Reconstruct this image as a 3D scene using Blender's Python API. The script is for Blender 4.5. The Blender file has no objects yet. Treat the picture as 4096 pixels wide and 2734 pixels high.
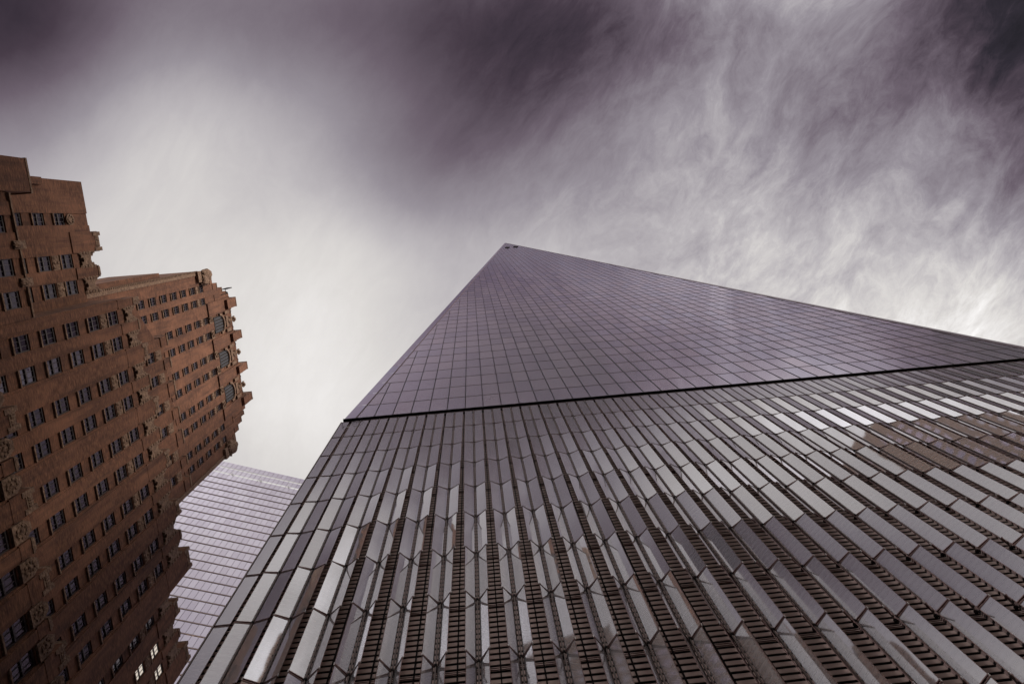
import bpy, bmesh, math, random
from mathutils import Matrix, Vector
R = math.radians
random.seed(7)
sc = bpy.context.scene
col = sc.collection

# ------------------------------------------------------------------ camera
AX = Vector((0.99530824, 0.07547447, -0.06054014))     # picture right
UP = Vector((0.08504661, -0.98080853, 0.17544715))     # picture up
FW = Vector((0.04613651, 0.17977272, 0.98262566))      # view direction
CO = Vector((10.84719, -15.64347, 1.60730))
FOC = 2767.58 / 4096.0
cam = bpy.data.cameras.new('camera')
cam.sensor_width = 36.0
cam.lens = FOC * 36.0
cam.clip_start = 0.1
cam.clip_end = 6000
camo = bpy.data.objects.new('camera', cam)
m = Matrix((AX, UP, -FW)).transposed().to_4x4()
m.translation = CO
camo.matrix_world = m
col.objects.link(camo)
sc.camera = camo


def project(p):
    d = Vector(p) - CO
    w = d.dot(FW)
    if w < 1:
        return None
    return (0.5 + FOC * d.dot(AX) / w, 0.3337 - FOC * d.dot(UP) / w)      # x 0..1, y 0..0.667


# ------------------------------------------------------------------ node helpers
class NT:
    def __init__(s, tree):
        s.t = tree
        tree.nodes.clear()

    def n(s, typ, ins=None, **kw):
        nd = s.t.nodes.new(typ)
        for k, v in kw.items():
            setattr(nd, k, v)
        for k, v in (ins or {}).items():
            sock = nd.inputs[k]
            if hasattr(v, 'is_output'):
                s.t.links.new(v, sock)
            else:
                sock.default_value = v
        return nd

    def math(s, op, a, b=0.0, c=0.0, clamp=False):
        nd = s.n('ShaderNodeMath', {0: a, 1: b, 2: c}, operation=op)
        nd.use_clamp = clamp
        return nd.outputs[0]

    def vec(s, op, a, b=(0, 0, 0)):
        nd = s.n('ShaderNodeVectorMath', {0: a, 1: b}, operation=op)
        return nd.outputs['Value'] if op in ('DOT_PRODUCT', 'LENGTH') else nd.outputs['Vector']

    def noise(s, vec, scale, detail=4.0, rough=0.5, dist=0.0):
        nd = s.n('ShaderNodeTexNoise', {'Vector': vec, 'Scale': scale, 'Detail': detail, 'Roughness': rough, 'Distortion': dist})
        return nd.outputs['Fac']

    def ramp(s, fac, stops):
        nd = s.n('ShaderNodeValToRGB', {'Fac': fac})
        cr = nd.color_ramp
        while len(cr.elements) < len(stops):
            cr.elements.new(0.5)
        for e, (p, c) in zip(cr.elements, stops):
            e.position = p
            e.color = (c[0], c[1], c[2], 1)
        return nd.outputs['Color']

    def mix(s, fac, a, b, blend='MIX'):
        nd = s.n('ShaderNodeMix', data_type='RGBA', blend_type=blend)
        for i, v in ((0, fac), (6, a), (7, b)):
            if hasattr(v, 'is_output'):
                s.t.links.new(v, nd.inputs[i])
            else:
                nd.inputs[i].default_value = v if i == 0 else (v[0], v[1], v[2], 1)
        return nd.outputs[2]

    def maprange(s, v, a, b, c, d):
        return s.n('ShaderNodeMapRange', {0: v, 1: a, 2: b, 3: c, 4: d}).outputs[0]


# ------------------------------------------------------------------ sky and sun
SUN_AZ = math.atan2(-0.36, 0.93)          # direction to the sun, measured from +X
SUN_EL = R(28)
world = bpy.data.worlds.new('World')
sc.world = world
world.use_nodes = True
w = NT(world.node_tree)
tc = w.n('ShaderNodeTexCoord').outputs['Generated']
sky = w.n('ShaderNodeTexSky', sky_type='NISHITA')
sky.sun_disc = False
sky.sun_elevation = SUN_EL
sky.sun_rotation = math.pi / 2 - SUN_AZ
sky.altitude = 0
dirn = w.vec('NORMALIZE', tc)
sep = w.n('ShaderNodeSeparateXYZ', {0: dirn})
zc = w.math('MAXIMUM', sep.outputs[2], 0.12)
px = w.math('DIVIDE', sep.outputs[0], zc)
py = w.math('DIVIDE', sep.outputs[1], zc)
plane = w.n('ShaderNodeCombineXYZ', {0: px, 1: py, 2: 0.0}).outputs[0]
# the large cloud masses and added fill sky: direction, half width in degrees, brightness added
BLOBS = [
    (-0.478, -0.258, 0.840, 5.4, -0.353), (-0.377, -0.251, 0.891, 5.4, -0.192), (-0.238, -0.255, 0.937, 6.1, -0.493), (-0.106, -0.253, 0.962, 5.2, -0.284),
    (0.006, -0.248, 0.969, 5.2, -0.327), (0.120, -0.240, 0.963, 5.0, -0.107), (0.204, -0.232, 0.951, 5.0, -0.325), (0.290, -0.221, 0.931, 5.0, -0.305),
    (0.407, -0.223, 0.886, 5.2, -0.267), (0.494, -0.197, 0.847, 5.0, 0.261), (0.553, -0.176, 0.814, 5.0, -0.239), (0.609, -0.175, 0.774, 5.0, -0.454),
    (-0.496, -0.174, 0.851, 5.0, -0.250), (-0.416, -0.176, 0.892, 5.0, 0.258), (-0.303, -0.176, 0.937, 5.5, 0.282), (-0.176, -0.157, 0.972, 5.0, 0.155),
    (-0.088, -0.180, 0.980, 5.0, 0.245), (0.029, -0.173, 0.984, 5.0, 0.035), (0.117, -0.166, 0.979, 5.0, -0.109), (0.203, -0.148, 0.968, 5.0, 0.121),
    (0.313, -0.146, 0.938, 5.0, 0.165), (0.413, -0.133, 0.901, 5.0, -0.083), (0.502, -0.120, 0.857, 5.0, -0.086), (0.578, -0.106, 0.809, 5.0, 0.193),
    (0.621, -0.098, 0.777, 5.0, 0.052), (-0.501, -0.123, 0.857, 5.0, 0.106), (-0.413, -0.085, 0.907, 5.0, -0.104), (-0.295, -0.079, 0.952, 5.2, -0.112),
    (-0.186, -0.084, 0.979, 5.0, -0.074), (-0.098, -0.097, 0.991, 5.0, -0.352), (-0.008, -0.091, 0.996, 5.0, -0.149), (0.082, -0.084, 0.993, 5.0, -0.124),
    (0.172, -0.077, 0.982, 5.0, -0.131), (0.259, -0.069, 0.963, 5.0, -0.087), (0.392, -0.056, 0.918, 5.0, -0.024), (0.485, -0.045, 0.873, 5.0, -0.236),
    (0.565, -0.045, 0.824, 5.0, 0.208), (0.627, -0.026, 0.779, 5.0, -0.313), (-0.426, -0.000, 0.905, 6.5, 0.186), (-0.282, 0.013, 0.959, 5.6, 0.032),
    (-0.138, 0.001, 0.990, 5.6, 0.228), (0.077, -0.007, 0.997, 5.0, 0.072), (0.256, 0.019, 0.966, 5.0, -0.028), (0.391, 0.029, 0.920, 5.0, 0.064),
    (0.507, 0.038, 0.861, 5.0, 0.019), (0.585, 0.034, 0.810, 5.0, 0.038), (0.629, 0.047, 0.776, 5.0, -0.178), (-0.294, 0.124, 0.948, 6.4, 0.015),
    (-0.152, 0.140, 0.978, 5.5, -0.028), (-0.056, 0.088, 0.995, 5.7, -0.087), (0.310, 0.083, 0.947, 5.1, -0.035), (0.438, 0.101, 0.893, 5.1, -0.029),
    (0.547, 0.105, 0.831, 5.0, 0.018), (0.618, 0.122, 0.777, 5.0, 0.181), (-0.276, 0.243, 0.930, 5.7, 0.067), (-0.200, 0.213, 0.956, 5.0, 0.066),
    (0.500, -0.550, 0.670, 13.2, 0.129), (-0.050, -0.660, 0.750, 9.9, -0.197), (0.301, -0.482, 0.823, 11.3, 0.519), (0.089, -0.342, 0.936, 6.5, -0.188),
    (-0.250, -0.461, 0.851, 10.0, 0.345), (-0.660, 0.030, 0.750, 14.3, -0.151), (-0.601, 0.450, 0.661, 22.0, 0.047), (0.201, 0.602, 0.773, 22.0, 0.083),
    (0.622, 0.301, 0.723, 11.5, 0.171), (0.780, -0.300, 0.550, 14.8, -0.246), (-0.602, -0.501, 0.622, 10.0, -0.363), (0.000, 0.399, 0.917, 15.9, 0.098),
    (0.418, -0.329, 0.847, 7.2, 0.045), (0.549, -0.350, 0.759, 9.3, -0.181), (-0.100, -0.519, 0.849, 9.3, 0.284), (0.896, 0.199, 0.398, 22.0, -0.151),
    (-0.909, 0.101, 0.404, 22.0, -0.120), (0.100, -0.902, 0.421, 19.6, 0.405), (-0.302, -0.855, 0.422, 21.7, 0.602), (-0.655, -0.605, 0.453, 15.4, 0.630),  # bright low sky added behind the camera to light the front walls
    (0.399, -0.848, 0.349, 20.9, 0.239), (-0.299, -0.618, 0.727, 12.5, -0.616), (0.120, -0.600, 0.791, 11.0, -0.433), (-0.500, -0.450, 0.740, 10.4, -0.319),
    (0.848, -0.399, 0.349, 20.0, -0.165), (-0.905, -0.302, 0.302, 22.0, 0.326), (0.000, 0.954, 0.301, 22.0, 0.071)
]
val = w.math('ADD', 0.71, 0.0)
for bx, by, bz, s, a in BLOBS:
    d = w.vec('DOT_PRODUCT', dirn, Vector((bx, by, bz)).normalized())
    k = 1.0 / R(s) ** 2
    e = w.math('POWER', 2.718281828, w.math('MULTIPLY', w.math('SUBTRACT', d, 1.0), k))
    val = w.math('ADD', val, w.math('MULTIPLY', e, a))
# soft billows, then wisps stretched along the wind and warped by slower noise
soft = w.noise(plane, 3.2, 5.0, 0.58, 0.0)
rot = w.n('ShaderNodeVectorRotate', {'Vector': plane, 'Angle': R(52)}, rotation_type='Z_AXIS').outputs[0]
mp = w.n('ShaderNodeMapping', {'Vector': rot, 'Scale': (1.0, 1.75, 1.0), 'Location': (3.1, 1.7, 0)}).outputs[0]
slow = w.n('ShaderNodeTexNoise', {'Vector': mp, 'Scale': 2.6, 'Detail': 6.0}).outputs['Color']
warp = w.vec('ADD', mp, w.n('ShaderNodeVectorMath', {0: w.vec('SUBTRACT', slow, (0.5, 0.5, 0.5)), 3: 0.34}, operation='SCALE').outputs[0])
n1 = w.noise(warp, 3.6, 12.0, 0.66, 0.0)
n2 = w.noise(warp, 13.0, 12.0, 0.70, 0.0)
wisp = w.maprange(sep.outputs[0], -0.05, 0.36, 0.16, 1.0)
det = w.math('ADD', w.math('MULTIPLY', w.math('SUBTRACT', n1, 0.44), 0.40), w.math('MULTIPLY', w.math('SUBTRACT', n2, 0.43), 0.46))
val = w.math('ADD', val, w.math('MULTIPLY', det, wisp))
val = w.math('ADD', val, w.math('MULTIPLY', w.math('SUBTRACT', soft, 0.5), 0.10))
val = w.math('DIVIDE', val, 1.7, clamp=True)
cloud = w.ramp(val, [(0.0000, (0.0044, 0.0027, 0.0033)), (0.0824, (0.0232, 0.0168, 0.0242)), (0.1471, (0.0648, 0.0452, 0.0612)), (0.2353, (0.1559, 0.1221, 0.1529)), (0.3529, (0.3231, 0.2918, 0.3278)), (0.4412, (0.5271, 0.4969, 0.5149)), (0.5176, (0.7605, 0.7305, 0.7084)), (0.5882, (0.9911, 0.9647, 0.9473)), (1.0, (3.0, 3.0, 3.1))])
skyc = w.n('ShaderNodeVectorMath', {0: sky.outputs[0], 3: 0.06}, operation='SCALE').outputs[0]
mixc = w.mix(0.95, skyc, cloud)
bg = w.n('ShaderNodeBackground', {'Color': mixc, 'Strength': 1.0})
w.n('ShaderNodeOutputWorld', {'Surface': bg.outputs[0]})

sun = bpy.data.lights.new('sun', 'SUN')
sun.energy = 5.0
sun.angle = R(16)
sun.color = (1.0, 0.90, 0.80)
suno = bpy.data.objects.new('sun', sun)
sd = Vector((math.cos(SUN_AZ) * math.cos(SUN_EL), math.sin(SUN_AZ) * math.cos(SUN_EL), math.sin(SUN_EL)))
suno.rotation_euler = sd.to_track_quat('Z', 'Y').to_euler()
suno.location = sd * 800
col.objects.link(suno)

vs = sc.view_settings
vs.view_transform = 'Standard'
vs.look = 'None'
vs.exposure = 0.0
vs.gamma = 1.0
vs.use_curve_mapping = False


# ------------------------------------------------------------------ mesh helpers
class MB:
    def __init__(s):
        s.v = []
        s.f = []
        s.m = []

    def quad(s, a, b, c, d, mi=0):
        i = len(s.v)
        s.v += [a, b, c, d]
        s.f.append((i, i + 1, i + 2, i + 3))
        s.m.append(mi)

    def poly(s, pts, mi=0):
        i = len(s.v)
        s.v += pts
        s.f.append(tuple(range(i, i + len(pts))))
        s.m.append(mi)

    def box(s, x0, x1, y0, y1, z0, z1, mi=0):
        i = len(s.v)
        s.v += [(x, y, z) for z in (z0, z1) for y in (y0, y1) for x in (x0, x1)]
        for f in ((0, 2, 3, 1), (4, 5, 7, 6), (0, 1, 5, 4), (2, 6, 7, 3), (0, 4, 6, 2), (1, 3, 7, 5)):
            s.f.append(tuple(i + j for j in f))
            s.m.append(mi)

    def obox(s, o, ax, ay, az, mi=0):
        """box spanned from corner o by three vectors"""
        o, ax, ay, az = Vector(o), Vector(ax), Vector(ay), Vector(az)
        i = len(s.v)
        s.v += [tuple(o + a * ax + b * ay + c * az) for c in (0, 1) for b in (0, 1) for a in (0, 1)]
        for f in ((0, 2, 3, 1), (4, 5, 7, 6), (0, 1, 5, 4), (2, 6, 7, 3), (0, 4, 6, 2), (1, 3, 7, 5)):
            s.f.append(tuple(i + j for j in f))
            s.m.append(mi)

    def extrude_yz(s, pts, x0, x1, mi=0):
        """outline in y,z given a depth along x"""
        n = len(pts)
        i = len(s.v)
        s.v += [(x1, y, z) for y, z in pts] + [(x0, y, z) for y, z in pts]
        s.f.append(tuple(range(i, i + n)))
        s.m.append(mi)
        s.f.append(tuple(range(i + 2 * n - 1, i + n - 1, -1)))
        s.m.append(mi)
        for j in range(n):
            k = (j + 1) % n
            s.f.append((i + k, i + j, i + n + j, i + n + k))
            s.m.append(mi)

    def tube(s, pts, r, mi=0, seg=6):
        base = len(s.v)
        for j, p in enumerate(pts):
            p = Vector(p)
            a = Vector(pts[max(j - 1, 0)])
            b = Vector(pts[min(j + 1, len(pts) - 1)])
            t = (b - a).normalized()
            u = t.cross(Vector((0, 0, 1)) if abs(t.z) < 0.9 else Vector((1, 0, 0))).normalized()
            v = t.cross(u)
            s.v += [tuple(p + r * (math.cos(q) * u + math.sin(q) * v)) for q in [2 * math.pi * h / seg for h in range(seg)]]
        for j in range(len(pts) - 1):
            for h in range(seg):
                g = (h + 1) % seg
                s.f.append((base + j * seg + h, base + j * seg + g, base + (j + 1) * seg + g, base + (j + 1) * seg + h))
                s.m.append(mi)

    def blob(s, c, r, mi=0, rings=7, seg=10, lump=0.18, seed=0):
        rnd = random.Random(seed)
        base = len(s.v)
        for a in range(rings + 1):
            th = math.pi * a / rings
            for b in range(seg):
                ph = 2 * math.pi * b / seg
                q = 1 + lump * (rnd.random() * 2 - 1)
                s.v.append((c[0] + r[0] * q * math.sin(th) * math.cos(ph), c[1] + r[1] * q * math.sin(th) * math.sin(ph), c[2] + r[2] * q * math.cos(th)))
        for a in range(rings):
            for b in range(seg):
                d = (b + 1) % seg
                s.f.append((base + a * seg + b, base + (a + 1) * seg + b, base + (a + 1) * seg + d, base + a * seg + d))
                s.m.append(mi)

    def build(s, name, mats, parent=None, smooth=False):
        me = bpy.data.meshes.new(name)
        me.from_pydata([tuple(v) for v in s.v], [], s.f)
        for mt in (mats if isinstance(mats, (list, tuple)) else [mats]):
            me.materials.append(mt)
        me.polygons.foreach_set('material_index', s.m)
        if smooth:
            me.polygons.foreach_set('use_smooth', [True] * len(s.f))
        bm = bmesh.new()
        bm.from_mesh(me)
        bmesh.ops.recalc_face_normals(bm, faces=bm.faces)
        bm.to_mesh(me)
        bm.free()
        o = bpy.data.objects.new(name, me)
        col.objects.link(o)
        if parent:
            o.parent = parent
        return o


def thing(name, label, cat, group=None, loc=(0, 0, 0)):
    o = bpy.data.objects.new(name, None)
    o.location = loc
    o['label'] = label
    o['category'] = cat
    if group:
        o['group'] = group
    col.objects.link(o)
    return o


def struct(o):
    o['kind'] = 'structure'
    return o


# ------------------------------------------------------------------ materials
def mat(name):
    mt = bpy.data.materials.new(name)
    mt.use_nodes = True
    return mt, NT(mt.node_tree)


def out(t, sh):
    t.n('ShaderNodeOutputMaterial', {'Surface': sh})


def objc(t):
    return t.n('ShaderNodeTexCoord').outputs['Object']


def simple(name, c, rough=0.6, metal=0.0, var=0.12, scale=3.0, spec=0.5):
    mt, t = mat(name)
    o = objc(t)
    f = t.noise(o, scale, 5.0, 0.6)
    cc = t.mix(f, [x * (1 - var) for x in c], [min(1, x * (1 + var)) for x in c])
    p = t.n('ShaderNodeBsdfPrincipled', {'Base Color': cc, 'Roughness': rough, 'Metallic': metal, 'Specular IOR Level': spec})
    out(t, p.outputs[0])
    return mt


def pane_cell(t, o, ax, su, sv):
    """a random value per pane for panes su wide along axis ax and sv high"""
    s = t.n('ShaderNodeSeparateXYZ', {0: o})
    u = t.math('FLOOR', t.math('DIVIDE', s.outputs[ax], su))
    v = t.math('FLOOR', t.math('DIVIDE', s.outputs[2], sv))
    cell = t.n('ShaderNodeCombineXYZ', {0: u, 1: v, 2: 0.0}).outputs[0]
    wn = t.n('ShaderNodeTexWhiteNoise', {'Vector': cell}, noise_dimensions='2D')
    return wn.outputs['Value'], wn.outputs['Color'], s


def tower_glass():
    mt, t = mat('tower_glass')
    o = objc(t)
    shift = t.vec('SUBTRACT', o, (0.0, 0.0, 57.9))
    v, c, s = pane_cell(t, shift, 0, 1.524, 4.064)
    geo = t.n('ShaderNodeNewGeometry').outputs['Normal']
    tilt = t.n('ShaderNodeVectorMath', {0: t.vec('SUBTRACT', c, (0.5, 0.5, 0.5)), 3: 0.005}, operation='SCALE').outputs[0]
    wav = t.n('ShaderNodeTexNoise', {'Vector': o, 'Scale': 0.16, 'Detail': 2.0}).outputs['Color']
    wv = t.n('ShaderNodeVectorMath', {0: t.vec('SUBTRACT', wav, (0.5, 0.5, 0.5)), 3: 0.012}, operation='SCALE').outputs[0]
    nrm = t.vec('NORMALIZE', t.vec('ADD', t.vec('ADD', geo, tilt), wv))
    tint = t.mix(v, (0.88, 0.80, 0.88), (0.86, 0.84, 0.96))
    dirt = t.noise(o, 0.9, 6.0, 0.65)
    gl = t.n('ShaderNodeBsdfGlossy', {'Color': tint, 'Roughness': 0.035, 'Normal': nrm})
    df = t.n('ShaderNodeBsdfDiffuse', {'Color': t.mix(dirt, (0.60, 0.545, 0.61), (0.72, 0.65, 0.69))})
    lw = t.n('ShaderNodeFresnel', {'IOR': 2.1, 'Normal': nrm})
    fac = t.math('ADD', t.math('MULTIPLY', lw.outputs[0], 0.85), t.maprange(v, 0, 1, 0.42, 0.47), clamp=True)
    mx = t.n('ShaderNodeMixShader', {0: fac, 1: df.outputs[0], 2: gl.outputs[0]})
    out(t, mx.outputs[0])
    return mt


def fin_glass():
    mt, t = mat('fin_glass')
    o = objc(t)
    geo = t.n('ShaderNodeNewGeometry').outputs['Normal']
    wav = t.n('ShaderNodeTexNoise', {'Vector': o, 'Scale': 0.6, 'Detail': 2.0}).outputs['Color']
    wv = t.n('ShaderNodeVectorMath', {0: t.vec('SUBTRACT', wav, (0.5, 0.5, 0.5)), 3: 0.010}, operation='SCALE').outputs[0]
    nrm = t.vec('NORMALIZE', t.vec('ADD', geo, wv))
    gl = t.n('ShaderNodeBsdfGlossy', {'Color': (0.84, 0.82, 0.85, 1), 'Roughness': 0.03, 'Normal': nrm})
    tr = t.n('ShaderNodeBsdfTransparent', {'Color': (0.66, 0.63, 0.61, 1)})
    fine = t.noise(o, 2.5, 6.0, 0.6)
    zz = t.n('ShaderNodeSeparateXYZ', {0: o}).outputs[2]
    wob = t.math('MULTIPLY', t.noise(o, 1.3, 3.0, 0.5), 1.6)
    band = t.math('SINE', t.math('ADD', t.math('MULTIPLY', zz, 6.2832 / 0.343), wob))
    frit = t.mix(fine, (0.68, 0.64, 0.645), (0.78, 0.74, 0.745))
    df = t.n('ShaderNodeBsdfDiffuse', {'Color': t.mix(t.maprange(band, -1, 1, 0.0, 0.24), frit, (0.30, 0.27, 0.27))})
    body = t.n('ShaderNodeMixShader', {0: 0.48, 1: tr.outputs[0], 2: df.outputs[0]})
    fr = t.n('ShaderNodeFresnel', {'IOR': 1.7, 'Normal': nrm})
    fac = t.math('ADD', t.math('MULTIPLY', fr.outputs[0], 0.9), 0.34, clamp=True)
    mx = t.n('ShaderNodeMixShader', {0: fac, 1: body.outputs[0], 2: gl.outputs[0]})
    out(t, mx.outputs[0])
    return mt


def office_glass():
    mt, t = mat('office_glass')
    o = objc(t)
    v, c, s = pane_cell(t, o, 0, 1.53, 4.1)
    geo = t.n('ShaderNodeNewGeometry').outputs['Normal']
    tilt = t.n('ShaderNodeVectorMath', {0: t.vec('SUBTRACT', c, (0.5, 0.5, 0.5)), 3: 0.010}, operation='SCALE').outputs[0]
    nrm = t.vec('NORMALIZE', t.vec('ADD', geo, tilt))
    tint = t.mix(v, (0.86, 0.79, 0.92), (0.90, 0.84, 0.96))
    gl = t.n('ShaderNodeBsdfGlossy', {'Color': tint, 'Roughness': 0.05, 'Normal': nrm})
    tr = t.n('ShaderNodeBsdfTransparent', {'Color': (0.80, 0.76, 0.84, 1)})
    fr = t.n('ShaderNodeFresnel', {'IOR': 1.9, 'Normal': nrm})
    fac = t.math('ADD', t.math('MULTIPLY', fr.outputs[0], 0.9), t.maprange(v, 0, 1, 0.54, 0.62), clamp=True)
    mx = t.n('ShaderNodeMixShader', {0: fac, 1: tr.outputs[0], 2: gl.outputs[0]})
    out(t, mx.outputs[0])
    return mt


def window_glass(name='window_glass', emit=None):
    mt, t = mat(name)
    o = objc(t)
    s = t.n('ShaderNodeSeparateXYZ', {0: o})
    geo = t.n('ShaderNodeNewGeometry').outputs['Normal']
    wav = t.n('ShaderNodeTexNoise', {'Vector': o, 'Scale': 1.6, 'Detail': 2.0}).outputs['Color']
    wv = t.n('ShaderNodeVectorMath', {0: t.vec('SUBTRACT', wav, (0.5, 0.5, 0.5)), 3: 0.09}, operation='SCALE').outputs[0]
    nrm = t.vec('NORMALIZE', t.vec('ADD', geo, wv))
    gl = t.n('ShaderNodeBsdfGlossy', {'Color': (0.78, 0.72, 0.80, 1), 'Roughness': 0.03, 'Normal': nrm})
    if emit:
        strip = t.math('PINGPONG', t.math('MULTIPLY', s.outputs[2], 6.0), 0.5)
        ec = t.mix(t.math('GREATER_THAN', strip, 0.07), (0.35, 0.28, 0.22), emit)
        bs = t.n('ShaderNodeEmission', {'Color': ec, 'Strength': 0.85})
        fac = 0.12
    else:
        bs = t.n('ShaderNodeBsdfDiffuse', {'Color': (0.012, 0.009, 0.012, 1)})
        fr = t.n('ShaderNodeFresnel', {'IOR': 1.7, 'Normal': nrm})
        fac = t.math('ADD', t.math('MULTIPLY', fr.outputs[0], 0.75), 0.035, clamp=True)
    mx = t.n('ShaderNodeMixShader', {0: fac, 1: bs.outputs[0], 2: gl.outputs[0]})
    out(t, mx.outputs[0])
    return mt


def brick():
    mt, t = mat('brown_brick')
    o = objc(t)
    st = t.n('ShaderNodeMapping', {'Vector': o, 'Scale': (1.5, 1.5, 9.0)}).outputs[0]
    courses = t.noise(st, 1.0, 6.0, 0.7)
    patch = t.noise(t.n('ShaderNodeMapping', {'Vector': o, 'Scale': (0.25, 0.25, 0.16)}).outputs[0], 1.0, 5.0, 0.6, 0.6)
    streak = t.noise(t.n('ShaderNodeMapping', {'Vector': o, 'Scale': (1.4, 1.4, 0.12)}).outputs[0], 1.0, 5.0, 0.65)
    c = t.ramp(courses, [(0.33, (0.034, 0.0135, 0.0075)), (0.5, (0.092, 0.039, 0.021)), (0.67, (0.190, 0.085, 0.046))])
    c = t.mix(t.maprange(patch, 0.46, 0.68, 0.0, 0.60), c, (0.195, 0.088, 0.049))
    c = t.mix(t.maprange(streak, 0.47, 0.72, 0.0, 0.75), c, (0.032, 0.014, 0.010))
    sz = t.n('ShaderNodeSeparateXYZ', {0: o}).outputs[2]
    joint = t.math('FRACT', t.math('DIVIDE', sz, 0.205))
    bump = t.n('ShaderNodeBump', {'Strength': 0.35, 'Distance': 0.03, 'Height': t.math('ADD', courses, t.math('GREATER_THAN', joint, 0.14))})
    p = t.n('ShaderNodeBsdfPrincipled', {'Base Color': c, 'Roughness': 0.88, 'Normal': bump.outputs[0], 'Specular IOR Level': 0.25})
    out(t, p.outputs[0])
    return mt


def stone():
    mt, t = mat('carved_stone')
    o = objc(t)
    a = t.noise(o, 2.4, 6.0, 0.65)
    vor = t.n('ShaderNodeTexVoronoi', {'Vector': o, 'Scale': 4.6}, feature='F1').outputs['Distance']
    c = t.ramp(a, [(0.3, (0.068, 0.038, 0.024)), (0.55, (0.150, 0.092, 0.059)), (0.75, (0.25, 0.163, 0.108))])
    bump = t.n('ShaderNodeBump', {'Strength': 0.6, 'Distance': 0.08, 'Height': t.math('ADD', t.math('MULTIPLY', vor, 1.4), a)})
    p = t.n('ShaderNodeBsdfPrincipled', {'Base Color': c, 'Roughness': 0.85, 'Normal': bump.outputs[0], 'Specular IOR Level': 0.25})
    out(t, p.outputs[0])
    return mt


M_TOWER = tower_glass()
M_FIN = fin_glass()
M_OFF = office_glass()
M_WIN = window_glass()
M_LIT = window_glass('lit_window', (0.95, 0.84, 0.72))
M_BRICK = brick()
M_STONE = stone()
M_BAR = simple('dark_bronze', (0.010, 0.006, 0.006), 0.7, 0.0, spec=0.1)
M_ROD = simple('rail_metal', (0.16, 0.095, 0.085), 0.32, 0.8)
M_STRIP = simple('brown_strip', (0.115, 0.080, 0.070), 0.45, 0.35, 0.25, 1.2)
M_TRIM = simple('steel_trim', (0.40, 0.35, 0.36), 0.28, 0.85, 0.10, 0.5)
M_STUD = simple('stud_steel', (0.75, 0.70, 0.68), 0.3, 0.6)
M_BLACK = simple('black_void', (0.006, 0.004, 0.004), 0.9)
M_SASH = simple('window_sash', (0.018, 0.009, 0.010), 0.6)
M_SASH2 = simple('blue_grey_bar', (0.07, 0.075, 0.10), 0.5)
M_PALE = simple('pale_blind', (0.70, 0.68, 0.74), 0.8)
M_INT = simple('lilac_interior', (0.55, 0.49, 0.62), 0.8, 0, 0.3, 0.4)
M_TAN = simple('tan_ledge', (0.30, 0.215, 0.185), 0.4, 0.5)
M_LINE = simple('brown_line', (0.055, 0.026, 0.030), 0.6, 0.0, spec=0.2)
M_ASPH = simple('asphalt', (0.05, 0.048, 0.048), 0.9, 0, 0.3, 1.5)
M_PAVE = simple('paving', (0.22, 0.21, 0.20), 0.9, 0, 0.2, 0.8)
M_BEIGE = simple('beige_stone', (0.42, 0.27, 0.17), 0.8, 0, 0.15, 0.3)


def slat_metal():
    mt, t = mat('louver_steel')
    o = objc(t)
    st = t.n('ShaderNodeMapping', {'Vector': o, 'Scale': (0.7, 0.7, 5.0)}).outputs[0]
    a = t.noise(st, 1.0, 5.0, 0.6)
    c = t.mix(a, (0.46, 0.315, 0.27), (0.68, 0.51, 0.455))
    p = t.n('ShaderNodeBsdfPrincipled', {'Base Color': c, 'Roughness': 0.5, 'Metallic': 0.25})
    out(t, p.outputs[0])
    return mt


M_SLAT = slat_metal()
M_LAMP, _t = mat('ceiling_lamp')
out(_t, _t.n('ShaderNodeEmission', {'Color': (1.0, 0.78, 0.42, 1), 'Strength': 1.6}).outputs[0])

# ------------------------------------------------------------------ ground
ZP = 57.9          # top of the tower's podium
g = MB()
g.quad((-3000, -3000, 0), (3000, -3000, 0), (3000, 3000, 0), (-3000, 3000, 0))
struct(g.build('ground', M_ASPH))
g = MB()
g.box(-8, 70, -24, 70, 0.0, 0.14)
g.box(-300, -19, -22, 60, 0.0, 0.14)
struct(g.build('pavement', M_PAVE))

# ------------------------------------------------------------------ the glass skyscraper
tower = thing('glass_skyscraper', 'purple-grey glass skyscraper tapering to a point above a base of angled fins', 'skyscraper', loc=(30.5, 30.5, 0))


def tpart(mb, name, mats, smooth=False, parent=None):
    o = mb.build(name, mats, None, smooth)
    o.parent = parent or tower
    o.matrix_parent_inverse = Matrix.Translation((-30.5, -30.5, 0))
    return o


HZ = 348.8
PW, PH = 1.524, 4.064
XM = 20 * PW
W = 40 * PW
AP = ZP + HZ


def half(z):                                # left edge of the front triangle at height z above the podium
    return XM * z / HZ


TR = 0.85                                   # corner trim
# glazing: the front triangle row by row, so that every pane is its own face
gw = MB()
rows = int(HZ / PH) + 1
for r in range(rows):
    z0, z1 = r * PH, min((r + 1) * PH, HZ)
    a0, a1 = half(z0) + 0.0, half(z1)
    gw.poly([(a0, 0, ZP + z0), (W - a0, 0, ZP + z0), (W - a1, 0, ZP + z1), (a1, 0, ZP + z1)] if z1 < HZ else
            [(a0, 0, ZP + z0), (W - a0, 0, ZP + z0), (XM, 0, ZP + z1)])
B = W
gw.poly([(0, 0.02, ZP), (XM, 0.02, AP), (0, B / 2, AP)])                    # faces between the triangles
gw.poly([(W, 0.02, ZP), (W, B / 2, AP), (XM, 0.02, AP)])
gw.poly([(0, 0, ZP), (0, B / 2, AP), (0, B, ZP)])
gw.poly([(W, 0, ZP), (W, B, ZP), (W, B / 2, AP)])
gw.poly([(0, B, ZP), (0, B / 2, AP), (XM, B, AP)])
gw.poly([(W, B, ZP), (XM, B, AP), (W, B / 2, AP)])
gw.poly([(0, B, ZP), (XM, B, AP), (W, B, ZP)])
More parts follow.
